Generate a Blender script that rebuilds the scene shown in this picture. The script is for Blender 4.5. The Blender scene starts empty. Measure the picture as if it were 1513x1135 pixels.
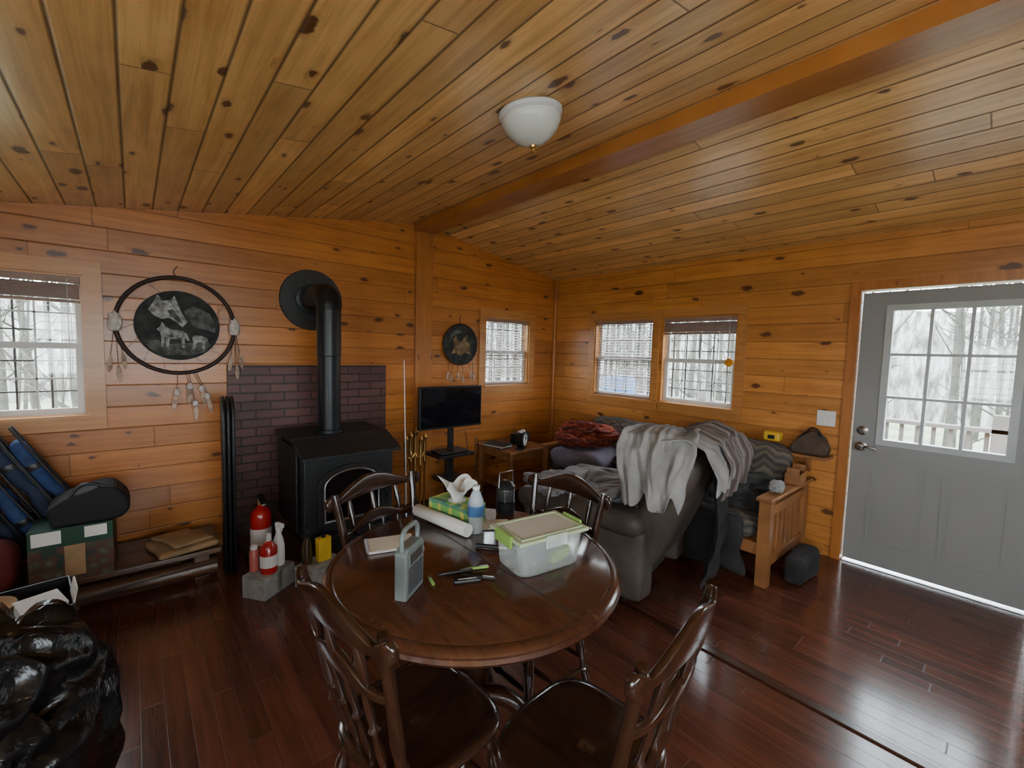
import bpy, bmesh, math, random
from mathutils import Vector, Matrix, Euler, noise
random.seed(7)
C=bpy.context.scene.collection
YA=3.81; XB=4.0; XL=-1.9; YK=-2.2; RX=2.13; RZ=2.70; SL=.162
def ceil_z(x): return RZ-SL*abs(x-RX)
# ------------------------------------------------------------ node helpers
class NT:
    def __init__(s,name):
        s.m=bpy.data.materials.new(name); s.m.use_nodes=True; s.t=s.m.node_tree; s.t.nodes.clear()
        s.out=s.n('ShaderNodeOutputMaterial'); s.b=s.n('ShaderNodeBsdfPrincipled'); s.l(s.b.outputs[0],s.out.inputs[0])
    def n(s,t,**k):
        x=s.t.nodes.new(t)
        for a,b in k.items(): setattr(x,a,b)
        return x
    def l(s,a,b): s.t.links.new(a,b)
    def v(s,x,sock):
        if hasattr(x,'is_linked'): s.l(x,sock)
        else: sock.default_value=x
    def M(s,op,a,b=0.0,c=None,clamp=False):
        x=s.n('ShaderNodeMath',operation=op); x.use_clamp=clamp
        s.v(a,x.inputs[0]); s.v(b,x.inputs[1])
        if c is not None: s.v(c,x.inputs[2])
        return x.outputs[0]
    def xyz(s,a,b,c):
        x=s.n('ShaderNodeCombineXYZ'); s.v(a,x.inputs[0]); s.v(b,x.inputs[1]); s.v(c,x.inputs[2]); return x.outputs[0]
    def obj(s):
        tc=s.n('ShaderNodeTexCoord'); sp=s.n('ShaderNodeSeparateXYZ'); s.l(tc.outputs['Object'],sp.inputs[0]); return tc.outputs['Object'],sp.outputs
    def noise(s,vec,scale,detail=3,rough=.5,dist=0):
        x=s.n('ShaderNodeTexNoise'); s.l(vec,x.inputs['Vector']); x.inputs['Scale'].default_value=scale; x.inputs['Detail'].default_value=detail
        x.inputs['Roughness'].default_value=rough; x.inputs['Distortion'].default_value=dist; return x.outputs['Fac']
    def ramp(s,f,stops):
        x=s.n('ShaderNodeValToRGB'); s.l(f,x.inputs[0]); e=x.color_ramp.elements
        while len(e)<len(stops): e.new(.5)
        for i,(p,c) in enumerate(stops): e[i].position=p; e[i].color=(*c,1)
        return x.outputs[0]
    def mix(s,f,a,b,mode='MIX'):
        x=s.n('ShaderNodeMix',data_type='RGBA',blend_type=mode); s.v(f,x.inputs[0])
        for q,i in ((a,6),(b,7)):
            if isinstance(q,tuple): x.inputs[i].default_value=(*q,1)
            else: s.l(q,x.inputs[i])
        return x.outputs[2]
    def bump(s,h,st,dist=.01):
        x=s.n('ShaderNodeBump'); x.inputs['Strength'].default_value=st; x.inputs['Distance'].default_value=dist; s.l(h,x.inputs['Height']); s.l(x.outputs[0],s.b.inputs['Normal'])
def mat(name,col,rough=.5,metal=0,var=.15,scale=8,bump=0,bscale=60,coat=0,trans=0,alpha=1):
    k=NT(name); o,_=k.obj()
    f=k.noise(o,scale,3)
    k.l(k.ramp(f,[(.3,tuple(c*(1-var) for c in col)),(.7,tuple(min(1,c*(1+var)) for c in col))]),k.b.inputs['Base Color'])
    k.b.inputs['Roughness'].default_value=rough; k.b.inputs['Metallic'].default_value=metal
    k.b.inputs['Coat Weight'].default_value=coat; k.b.inputs['Transmission Weight'].default_value=trans; k.b.inputs['Alpha'].default_value=alpha
    if bump: k.bump(k.noise(o,bscale,3),bump,.01)
    return k.m
def plank(name,along,across,w,L,dark,light,knot=True,rough=.35,groove=.06,tone=.35,coat=0.2,gscale=1,off=0.0,joint=.003,kcol=(.06,.018,.007),gdark=.8,kamt=.2,crough=.2,bst=.4,rv=.08):
    k=NT(name); o,sp=k.obj(); a=sp[along]; c=k.M('ADD',sp[across],10.0+off)
    cw=k.M('DIVIDE',c,w); idx=k.M('FLOOR',cw); f=k.M('FRACT',cw)
    wn=k.n('ShaderNodeTexWhiteNoise',noise_dimensions='1D'); k.l(idx,wn.inputs['W'])
    a2=k.M('ADD',a,k.M('MULTIPLY_ADD',wn.outputs[0],L,20.0)); al=k.M('DIVIDE',a2,L); id2=k.M('FLOOR',al); g=k.M('FRACT',al)
    wn2=k.n('ShaderNodeTexWhiteNoise',noise_dimensions='2D'); k.l(k.xyz(idx,id2,0.0),wn2.inputs['Vector'])
    r=wn2.outputs[0]
    if knot:
        v=k.n('ShaderNodeTexVoronoi',voronoi_dimensions='2D'); v.inputs['Scale'].default_value=1
        k.l(k.xyz(k.M('MULTIPLY_ADD',a,3.3,k.M('MULTIPLY',r,7.7)),k.M('MULTIPLY_ADD',c,7.2,k.M('MULTIPLY',r,3.3)),0.0),v.inputs['Vector'])
        d=v.outputs['Distance']
        sc=k.n('ShaderNodeSeparateColor'); k.l(v.outputs['Color'],sc.inputs[0])
        rad=k.M('MULTIPLY_ADD',k.M('POWER',sc.outputs[0],1.7),kamt,-.035)
        dn=k.M('MULTIPLY_ADD',k.noise(o,26,3),.20,d)
        kd=k.M('MULTIPLY',k.M('SUBTRACT',rad,k.M('SUBTRACT',dn,.095)),22.0,clamp=True)
        halo=k.M('MULTIPLY',k.M('SUBTRACT',k.M('ADD',rad,.19),dn),5.0,clamp=True)
        halo=k.M('MULTIPLY',halo,k.M('GREATER_THAN',rad,0.0))
        cg=k.M('MULTIPLY_ADD',halo,.06,c)
    else: cg=c
    gn=k.noise(k.xyz(k.M('MULTIPLY_ADD',a,1.3*gscale,k.M('MULTIPLY',r,37.0)),k.M('MULTIPLY',cg,24.0*gscale),k.M('MULTIPLY',r,11.0)),1.0,4,.55,.8)
    fine=k.noise(k.xyz(k.M('MULTIPLY',a,6.0),k.M('MULTIPLY',c,160.0),r),1.0,2)
    blot=k.noise(o,3.5,2)
    gg=k.M('ADD',k.M('MULTIPLY_ADD',fine,.25,k.M('MULTIPLY',gn,.7)),k.M('MULTIPLY_ADD',blot,.3,-.08))
    col=k.ramp(gg,[(.33,dark),(.66,light)])
    tn=k.M('MULTIPLY_ADD',r,tone*2,1-tone)
    tc=k.n('ShaderNodeCombineColor'); k.l(tn,tc.inputs[0]); k.l(tn,tc.inputs[1]); k.l(tn,tc.inputs[2])
    col=k.mix(1.0,col,tc.outputs[0],'MULTIPLY')
    if knot:
        col=k.mix(k.M('MULTIPLY',halo,.4),col,(.20,.05,.012))
        col=k.mix(k.M('MULTIPLY',kd,.85),col,kcol)
    e=k.M('MINIMUM',f,k.M('SUBTRACT',1.0,f))
    gm=k.M('SUBTRACT',1.0,k.M('DIVIDE',e,groove),clamp=True)
    ge=k.M('LESS_THAN',k.M('MINIMUM',g,k.M('SUBTRACT',1.0,g)),joint/L)
    gmm=k.M('MAXIMUM',gm,k.M('MULTIPLY',ge,.7))
    col=k.mix(k.M('MULTIPLY',gmm,gdark),col,tuple(x*.12 for x in dark))
    k.l(col,k.b.inputs['Base Color'])
    k.l(k.M('MULTIPLY_ADD',gmm,.3,k.M('MULTIPLY_ADD',gn,rv,rough-rv/2)),k.b.inputs['Roughness'])
    k.l(k.M('MULTIPLY',k.M('SUBTRACT',1.0,gmm),coat),k.b.inputs['Coat Weight']); k.b.inputs['Coat Roughness'].default_value=crough
    h=k.M('SUBTRACT',k.M('MULTIPLY',gn,.08),gmm)
    k.bump(h,bst,.005)
    return k.m
m_wallA=plank('pine_wall_a',0,2,.142,2.4,(.33,.102,.018),(.51,.19,.038),tone=.18,gdark=.6,groove=.04)
m_wallB=plank('pine_wall_b',1,2,.142,2.4,(.37,.135,.026),(.57,.24,.056),tone=.18,gdark=.6,groove=.04,kamt=.23)
m_ceil=plank('pine_ceiling',1,0,.135,3.1,(.52,.265,.075),(.84,.52,.19),rough=.34,coat=.3,tone=.2,groove=.06,gdark=.92,kamt=.22,crough=.2)
m_floor=plank('cherry_floor',1,0,.078,.95,(.055,.016,.009),(.125,.040,.023),knot=False,rough=.22,groove=.02,tone=.22,coat=.3,gdark=.5,crough=.12,bst=.12,rv=.02)
m_trimX=plank('pine_trim_x',0,2,.5,400,(.37,.14,.03),(.55,.25,.07),knot=False,groove=.001,tone=.03,joint=0)
m_trimZ=plank('pine_trim_z',2,0,.5,400,(.31,.10,.018),(.47,.175,.038),groove=.001,tone=.03,joint=0,kamt=.14)
m_beam=plank('pine_beam',1,0,.6,4000,(.25,.085,.016),(.40,.155,.034),knot=False,groove=.001,tone=.02,joint=0)
m_log=plank('old_wood',0,1,.2,3,(.045,.024,.013),(.11,.055,.028),groove=.03)
m_oak=mat('oak_light',(.27,.115,.04),.4,var=.3,scale=5)
def woodm(name,d,l,rough,coat=.3,s=6):
    k=NT(name); o,sp=k.obj()
    f=k.noise(k.xyz(k.M('MULTIPLY',sp[0],s*6.0),k.M('MULTIPLY',sp[1],s),k.M('MULTIPLY',sp[2],s)),1.0,4,.55,.8)
    k.l(k.ramp(f,[(.3,d),(.7,l)]),k.b.inputs['Base Color']); k.b.inputs['Roughness'].default_value=rough; k.b.inputs['Coat Weight'].default_value=coat; k.b.inputs['Coat Roughness'].default_value=.12
    return k.m
m_walnut=woodm('walnut_varnish',(.022,.007,.003),(.055,.018,.007),.28)
m_table=woodm('table_varnish',(.045,.015,.008),(.078,.027,.014),.22,.6)
m_chair=woodm('chair_varnish',(.015,.006,.0035),(.040,.016,.008),.22,.6)
m_black=mat('black_plastic',(.010,.010,.012),.4)
m_iron=mat('stove_black',(.016,.018,.020),.5,var=.3,scale=20,bump=.15)
m_pipe=mat('stove_pipe_black',(.014,.016,.018),.38,metal=.3)
m_glassblk=mat('dark_glass',(.006,.006,.008),.06)
m_white=mat('white_paint',(.62,.64,.64),.45,var=.04)
m_door=mat('door_paint',(.25,.255,.255),.45,var=.05,scale=2)
m_lite=mat('door_lite_paint',(.42,.45,.46),.4,var=.04)
m_paper=mat('paper',(.7,.7,.68),.8,var=.04)
m_brass=mat('brass',(.6,.38,.13),.28,metal=1)
m_steel=mat('brushed_steel',(.45,.45,.46),.35,metal=1)
m_chrome=mat('antique_nickel',(.35,.33,.3),.25,metal=1)
m_conc=mat('concrete',(.27,.265,.25),.9,var=.25,scale=18,bump=.5)
m_red=mat('red_enamel',(.42,.012,.012),.25,coat=.5)
m_yel=mat('yellow_tin',(.7,.45,.03),.4)
m_green=mat('lime_green',(.23,.40,.08),.4)
m_gray=mat('charcoal_cloth',(.05,.05,.055),.9,bump=.3,bscale=200)
m_recl=mat('taupe_upholstery',(.062,.048,.038),.6,var=.3,scale=5,bump=.25,bscale=60)
m_towel=mat('gray_towel',(.27,.262,.258),.95,var=.3,scale=7,bump=.5,bscale=160)
m_sheet=mat('pale_sheet',(.22,.22,.235),.9,var=.2,bump=.2)
m_dkcloth=mat('dark_throw',(.024,.022,.022),.95,var=.5,scale=6,bump=.4,bscale=90)
m_purple=mat('lavender_pillow',(.17,.165,.23),.9,var=.15)
m_blue=mat('blue_canvas',(.018,.045,.14),.8,var=.4,scale=20,bump=.4,bscale=25)
k=NT('trash_bag_plastic'); o,_=k.obj(); k.b.inputs['Base Color'].default_value=(.004,.004,.005,1); k.b.inputs['Roughness'].default_value=.27; k.bump(k.noise(o,9,4,.55,2.2),.5,.02); m_bag=k.m
m_kraft=mat('kraft_paper',(.33,.21,.11),.8,var=.2)
m_teal=mat('gray_teal_plastic',(.14,.165,.16),.35)
m_feather=mat('feather_down',(.42,.30,.22),.95,var=.5,scale=30)
m_fur=mat('white_fur',(.6,.56,.52),1,var=.2,scale=40,bump=.8)
m_leather=mat('dark_leather',(.03,.015,.012),.6)
m_disc=mat('art_dark_gray',(.030,.032,.032),.85,var=.7,scale=14)
m_artw=mat('art_white',(.27,.28,.28),.85,var=.8,scale=30)
m_artg=mat('art_gray',(.09,.095,.09),.85,var=.6,scale=25)
m_arto=mat('art_tan',(.17,.12,.06),.8,var=.6,scale=20)
m_slat=mat('blind_slat',(.30,.19,.15),.5)
m_frost=mat('frosted_glass',(.60,.63,.58),.25,coat=.4,var=.03)
k=NT('clear_plastic'); k.b.inputs['Base Color'].default_value=(.8,.88,.86,1); k.b.inputs['Roughness'].default_value=.12; k.b.inputs['Alpha'].default_value=.3; m_clear=k.m
k=NT('bottle_plastic'); k.b.inputs['Base Color'].default_value=(.7,.8,.85,1); k.b.inputs['Roughness'].default_value=.05; k.b.inputs['Alpha'].default_value=.38; m_bottle=k.m
k=NT('window_glass'); tr=k.n('ShaderNodeBsdfTransparent'); gl=k.n('ShaderNodeBsdfGlossy'); gl.inputs['Roughness'].default_value=.02; mx=k.n('ShaderNodeMixShader'); mx.inputs[0].default_value=.05
k.l(tr.outputs[0],mx.inputs[1]); k.l(gl.outputs[0],mx.inputs[2]); k.l(mx.outputs[0],k.out.inputs[0]); m_glass=k.m
def stripes(name,axis,scale,cols,rough=.95):
    k=NT(name); o,sp=k.obj(); n=k.noise(o,6,2)
    f=k.M('FRACT',k.M('ADD',k.M('MULTIPLY',sp[axis],scale),k.M('MULTIPLY',n,.4)))
    k.l(k.ramp(f,[(i/len(cols),c) for i,c in enumerate(cols)]),k.b.inputs['Base Color']); k.b.inputs['Roughness'].default_value=rough
    k.bump(k.noise(o,150,2),.4,.01); return k.m
def plaid(name,base,c1,c2,s):
    k=NT(name); o,sp=k.obj(); n=k.noise(o,4,2)
    fx=k.M('FRACT',k.M('MULTIPLY_ADD',sp[0],s,n)); fz=k.M('FRACT',k.M('MULTIPLY_ADD',sp[2],s*1.4,n)); fy=k.M('FRACT',k.M('MULTIPLY_ADD',sp[1],s,n))
    col=k.mix(k.M('LESS_THAN',fy,.3),base,c1); col=k.mix(k.M('MULTIPLY',k.M('LESS_THAN',fz,.35),.8),col,c2); col=k.mix(k.M('MULTIPLY',k.M('LESS_THAN',fx,.2),.6),col,c1)
    k.l(col,k.b.inputs['Base Color']); k.b.inputs['Roughness'].default_value=.95; k.bump(k.noise(o,120,2),.5,.01); return k.m
m_redbl=plaid('red_blanket',(.20,.03,.015),(.32,.06,.022),(.07,.014,.012),9)
m_striped=stripes('striped_blanket',0,11,[(.20,.185,.17),(.10,.065,.055),(.22,.205,.19),(.085,.06,.055)])
k=NT('southwest_throw'); o,sp=k.obj()
zz=k.M('ABSOLUTE',k.M('SUBTRACT',k.M('FRACT',k.M('MULTIPLY',sp[1],7.0)),.5))
f=k.M('FRACT',k.M('ADD',k.M('ADD',k.M('MULTIPLY',sp[2],5.0),k.M('MULTIPLY',sp[0],4.0)),k.M('MULTIPLY_ADD',zz,.5,k.M('MULTIPLY',k.noise(o,5,2),.5))))
k.l(k.ramp(f,[(0,(.065,.063,.062)),(.2,(.17,.14,.10)),(.36,(.05,.046,.046)),(.5,(.125,.10,.08)),(.66,(.034,.032,.036)),(.82,(.145,.12,.085)),(.95,(.065,.063,.062))]),k.b.inputs['Base Color']); k.b.inputs['Roughness'].default_value=.95; k.bump(k.noise(o,110,2),.5,.01); m_futon=k.m
def brickm():
    k=NT('dark_brick'); o,sp=k.obj(); b=k.n('ShaderNodeTexBrick'); k.l(k.xyz(sp[0],sp[2],0.0),b.inputs['Vector'])
    b.inputs['Color1'].default_value=(.080,.036,.033,1); b.inputs['Color2'].default_value=(.13,.056,.048,1); b.inputs['Mortar'].default_value=(.035,.023,.023,1)
    b.inputs['Scale'].default_value=1; b.inputs['Mortar Size'].default_value=.006; b.inputs['Brick Width'].default_value=.2; b.inputs['Row Height'].default_value=.067; b.inputs['Mortar Smooth'].default_value=.3
    k.l(b.outputs['Color'],k.b.inputs['Base Color']); k.b.inputs['Roughness'].default_value=.5
    h=k.M('SUBTRACT',k.M('MULTIPLY',k.noise(o,30,3),.3),b.outputs['Fac']); k.bump(h,.7,.012); return k.m
m_brick=brickm()
# ------------------------------------------------------------ geometry helpers
def group(name,loc=(0,0,0),rot=0):
    e=bpy.data.objects.new(name,None); C.objects.link(e); e.location=loc; e.rotation_euler=(0,0,math.radians(rot)); e.empty_display_size=.1; return e
def add(par,name,bm,m,smooth=False,auto=None):
    me=bpy.data.meshes.new(name); bmesh.ops.recalc_face_normals(bm,faces=bm.faces[:]); bm.to_mesh(me); bm.free()
    o=bpy.data.objects.new(name,me); C.objects.link(o)
    if par: o.parent=par
    me.materials.append(m)
    if smooth:
        for p in me.polygons: p.use_smooth=True
    return o
def bmbox(bm,lo,hi):
    x0,y0,z0=lo;x1,y1,z1=hi
    v=[bm.verts.new(p) for p in ((x0,y0,z0),(x1,y0,z0),(x1,y1,z0),(x0,y1,z0),(x0,y0,z1),(x1,y0,z1),(x1,y1,z1),(x0,y1,z1))]
    for f in ((0,3,2,1),(4,5,6,7),(0,1,5,4),(1,2,6,5),(2,3,7,6),(3,0,4,7)): bm.faces.new([v[i] for i in f])
def box(par,name,lo,hi,m,bev=0,rot=None,smooth=False):
    c=Vector([(a+b)/2 for a,b in zip(lo,hi)]); h=[abs(b-a)/2 for a,b in zip(lo,hi)]
    bm=bmesh.new(); bmbox(bm,[-q for q in h],h)
    if bev: bmesh.ops.bevel(bm,geom=bm.edges[:],offset=min(bev,min(h)*.95),segments=3,profile=.5,affect='EDGES')
    if rot: bmesh.ops.rotate(bm,verts=bm.verts[:],matrix=Euler([math.radians(r) for r in rot]).to_matrix(),cent=(0,0,0))
    bmesh.ops.translate(bm,verts=bm.verts[:],vec=c)
    return add(par,name,bm,m,smooth)
def boxes(par,name,lst,m):
    bm=bmesh.new()
    for lo,hi in lst: bmbox(bm,lo,hi)
    return add(par,name,bm,m)
def lathe(par,name,prof,m,loc=(0,0,0),seg=40,mtx=None,smooth=True):
    bm=bmesh.new(); rings=[]
    for r,z in prof:
        if r<1e-5: rings.append([bm.verts.new((0,0,z))])
        else: rings.append([bm.verts.new((r*math.cos(2*math.pi*i/seg),r*math.sin(2*math.pi*i/seg),z)) for i in range(seg)])
    for a,b in zip(rings,rings[1:]):
        for i in range(seg):
            j=(i+1)%seg
            if len(a)==1 and len(b)==1: continue
            if len(a)==1: bm.faces.new((a[0],b[i],b[j]))
            elif len(b)==1: bm.faces.new((a[i],a[j],b[0]))
            else: bm.faces.new((a[i],a[j],b[j],b[i]))
    if len(rings[0])>1: bm.faces.new(rings[0])
    if len(rings[-1])>1: bm.faces.new(rings[-1])
    if mtx: bmesh.ops.transform(bm,matrix=mtx,verts=bm.verts[:])
    bmesh.ops.translate(bm,verts=bm.verts[:],vec=loc)
    o=add(par,name,bm,m,smooth)
    if smooth:
        md=o.modifiers.new('es','EDGE_SPLIT'); md.split_angle=math.radians(40)
    return o
def turned(par,name,p0,p1,prof,m,seg=20):
    p0=Vector(p0);p1=Vector(p1); d=p1-p0; L=d.length
    q=d.to_track_quat('Z','Y').to_matrix().to_4x4()
    return lathe(par,name,[(r,t*L) for t,r in prof],m,loc=p0,seg=seg,mtx=q)
def rod(par,name,p0,p1,r,m,r2=None,seg=16): return turned(par,name,p0,p1,[(0,r),(1,r2 if r2 is not None else r)],m,seg)
def tube(par,name,pts,r,m,cyclic=False,radii=None,smooth=True):
    cu=bpy.data.curves.new(name,'CURVE'); cu.dimensions='3D'; cu.bevel_depth=r; cu.bevel_resolution=4; cu.use_fill_caps=True; cu.resolution_u=8
    s=cu.splines.new('BEZIER' if smooth else 'POLY')
    if smooth:
        s.bezier_points.add(len(pts)-1)
        for i,p in enumerate(pts):
            b=s.bezier_points[i]; b.co=p; b.handle_left_type=b.handle_right_type='AUTO'
            if radii: b.radius=radii[i]
    else:
        s.points.add(len(pts)-1)
        for i,p in enumerate(pts):
            s.points[i].co=(*p,1)
            if radii: s.points[i].radius=radii[i]
    s.use_cyclic_u=cyclic; cu.materials.append(m)
    o=bpy.data.objects.new(name,cu); C.objects.link(o); o.parent=par; return o
def ring(par,name,c,R,r,m,axis='y',n=48,sx=1,sz=1):
    pts=[]
    for i in range(n):
        a=2*math.pi*i/n; u=R*math.cos(a)*sx; w=R*math.sin(a)*sz
        pts.append((c[0]+u,c[1],c[2]+w) if axis=='y' else ((c[0],c[1]+u,c[2]+w) if axis=='x' else (c[0]+u,c[1]+w,c[2])))
    return tube(par,name,pts,r,m,cyclic=True,smooth=False)
def extr(par,name,pts,y0,y1,m,bev=0,plane='xz',smooth=False):
    bm=bmesh.new()
    f=(lambda u,w,d:(u,d,w)) if plane=='xz' else ((lambda u,w,d:(d,u,w)) if plane=='yz' else (lambda u,w,d:(u,w,d)))
    a=[bm.verts.new(f(u,w,y0)) for u,w in pts]; b=[bm.verts.new(f(u,w,y1)) for u,w in pts]
    bm.faces.new(a); bm.faces.new(b[::-1]); n=len(pts)
    for i in range(n): bm.faces.new((a[i],a[(i+1)%n],b[(i+1)%n],b[i]))
    if bev: bmesh.ops.bevel(bm,geom=bm.edges[:],offset=bev,segments=2,profile=.5,affect='EDGES')
    return add(par,name,bm,m,smooth)
def soft(par,name,lo,hi,m,rad=.06,amp=.012,fs=4,rot=None,bulge=.0,seed=0,div=14):
    c=Vector([(a+b)/2 for a,b in zip(lo,hi)]); h=Vector([abs(b-a)/2 for a,b in zip(lo,hi)]); rad=min(rad,min(h)*.98)
    bm=bmesh.new(); bmesh.ops.create_cube(bm,size=2); bmesh.ops.subdivide_edges(bm,edges=bm.edges[:],cuts=div,use_grid_fill=True)
    R=Euler([math.radians(r) for r in rot]).to_matrix() if rot else Matrix.Identity(3)
    for v in bm.verts:
        u=v.co.copy(); p=Vector((u.x*h.x,u.y*h.y,u.z*h.z)); q=Vector([max(-(h[i]-rad),min(h[i]-rad,p[i])) for i in range(3)])
        d=p-q
        if d.length>1e-6: d=d.normalized(); p=q+d*rad
        n=p.normalized()
        for i in range(3):
            j,kx=(i+1)%3,(i+2)%3
            p[i]+=bulge*u[i]*(1-u[j]**2)*(1-u[kx]**2)
        s=Vector((seed*3.1,seed*1.7,0)); p+=n*amp*noise.noise((p+s)*fs)*2
        v.co=R@p+c
    return add(par,name,bm,m,True)
def crumple(par,name,c,size,m,amp=.25,fs=3,seed=0,sub=5,floor=None,rot=0):
    bm=bmesh.new(); bmesh.ops.create_icosphere(bm,subdivisions=sub,radius=1)
    s=Vector((seed*5.3,seed*2.1,seed)); R=Matrix.Rotation(math.radians(rot),3,'Z')
    for v in bm.verts:
        p=v.co.copy(); w=noise.noise_vector(p*1.3+s)*.5
        r=1-amp*.45+amp*.9*(noise.noise((p+w)*fs*.5+s))+amp*.55*(1-2.2*math.sqrt(noise.noise((p+w)*fs*.9+s)**2+.004))
        q=Vector((p.x*r,p.y*r,p.z*r)); 
        if q.z<-.6: q.z=-.6+(q.z+.6)*.25
        q=R@Vector((q.x*size[0],q.y*size[1],q.z*size[2])); q+=Vector(c)
        if floor is not None: q.z=max(q.z,floor)
        v.co=q
    return add(par,name,bm,m,True)
def sheet(par,name,path,x0,x1,m,amp=.012,fs=7,seed=0,thick=.006,nu=36,nv=50,flare=0,hem=.03):
    P=[Vector((0,a,b)) for a,b in path]; ls=[0]
    for a,b in zip(P,P[1:]): ls.append(ls[-1]+(b-a).length)
    def at(t):
        s=t*ls[-1]
        for i in range(len(P)-1):
            if s<=ls[i+1] or i==len(P)-2:
                k=(s-ls[i])/(ls[i+1]-ls[i]); return P[i].lerp(P[i+1],k),(P[i+1]-P[i]).normalized()
    bm=bmesh.new(); g=[]
    for j in range(nv+1):
        t=j/nv; row=[]
        for i in range(nu+1):
            u=i/nu; tt=min(1,max(0,t+ (hem/ls[-1])*noise.noise(Vector((u*4,seed,t)))*(2*t-1)))
            p,d=at(tt); n=Vector((0,-d.z,d.y)); 
            if n.z<0 and abs(d.y)>abs(d.z): n=-n
            q=Vector((x0+(x1-x0)*u,p.y,p.z)); w=noise.noise(Vector((u*fs*abs(x1-x0)*2.2,t*ls[-1]*fs*.35,seed*3.3)))
            w2=1-2*abs(noise.noise(Vector((u*fs*abs(x1-x0)*3+t,t*ls[-1]*fs*.6,seed*7))))
            q+=n*(amp*w*2+amp*.8*w2); q.x+=flare*(u-.5)*(abs(t-.5)*2)+.02*noise.noise(Vector((t*5,seed,u)))
            row.append(bm.verts.new(q))
        g.append(row)
    for j in range(nv):
        for i in range(nu): bm.faces.new((g[j][i],g[j][i+1],g[j+1][i+1],g[j+1][i]))
    o=add(par,name,bm,m,True); sm=o.modifiers.new('sub','SUBSURF'); sm.levels=sm.render_levels=1
    so=o.modifiers.new('th','SOLIDIFY'); so.thickness=thick; return o
# ------------------------------------------------------------ room shell
def wall(name,axis,u0,u1,z0,z1,holes,p0,p1,m):
    us=sorted({u0,u1,*[h[0] for h in holes],*[h[1] for h in holes]}); zs=sorted({z0,z1,*[h[2] for h in holes],*[h[3] for h in holes]})
    L=[]
    for a,b in zip(us,us[1:]):
        for c,d in zip(zs,zs[1:]):
            mu,mz=(a+b)/2,(c+d)/2
            if any(h[0]<mu<h[1] and h[2]<mz<h[3] for h in holes): continue
            L.append(((a,p0,c),(b,p1,d)) if axis=='x' else ((p0,a,c),(p1,b,d)))
    return boxes(None,name,L,m)
T=.12
hA=[(-1.02,-.22,1.03,1.90),(2.91,3.555,1.12,1.88)]
hB=[(1.61,2.33,1.04,1.885),(2.43,3.17,1.04,1.885),(-.17,.765,0,2.01)]
hK=[(-1.2,1.4,.9,2.10)]  # opening behind the camera, enlarged to brighten the ceiling
hL=[(-1.7,.6,.85,1.95)]  # out-of-view opening on the left, enlarged for more light
wall('wall_back','x',XL-T,XB+T,-.1,2.75,hA,YA,YA+T,m_wallA)
wall('wall_right','y',YK,YA,-.1,2.75,hB,XB,XB+T,m_wallB)
wall('wall_front','x',XL-T,XB+T,-.1,2.75,hK,YK-T,YK,m_wallA)
wall('wall_left','y',YK,YA,-.1,2.75,hL,XL-T,XL,m_wallB)
boxes(None,'floor',[((XL-T,YK-T,-.12),(XB+T,YA+T,0))],m_floor)
bm=bmesh.new()
for xa,xb in ((XL-.3,RX),(RX,XB+.3)):
    v=[]
    for dz in (0,.1):
        for x,y in ((xa,YK-.3),(xb,YK-.3),(xb,YA+.3),(xa,YA+.3)): v.append(bm.verts.new((x,y,ceil_z(x)+dz)))
    for f in ((0,1,2,3),(4,5,6,7),(0,1,5,4),(1,2,6,5),(2,3,7,6),(3,0,4,7)): bm.faces.new([v[i] for i in f])
add(None,'ceiling',bm,m_ceil)
box(None,'ceiling_beam',(2.04,YK+.001,2.615),(2.22,YA-.001,2.698),m_beam)
box(None,'trim_1',(2.05,YA-.04,0.001),(2.23,YA-.001,2.614),m_trimZ,.004)
box(None,'trim_2',(XB-.045,YA-.045,0.001),(XB-.001,YA-.001,2.38),m_trimZ,.01)
box(None,'trim_3',(2.17,YK+.01,0.0),(2.215,YA-.12,.009),m_walnut,.004)
box(None,'baseboard_back',(XL+.01,YA-.018,0.001),(2.04,YA-.001,.09),m_trimX,.003)
box(None,'baseboard_right',(XB-.018,.87,0.001),(XB-.001,YA-.05,.09),m_trimX,.003)
def frame(axis,u0,u1,z0,z1,w,d0,d1):
    return [((u0,d0,z0),(u0+w,d1,z1)),((u1-w,d0,z0),(u1,d1,z1)),((u0+w,d0,z1-w),(u1-w,d1,z1)),((u0+w,d0,z0),(u1-w,d1,z0+w))]
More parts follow.
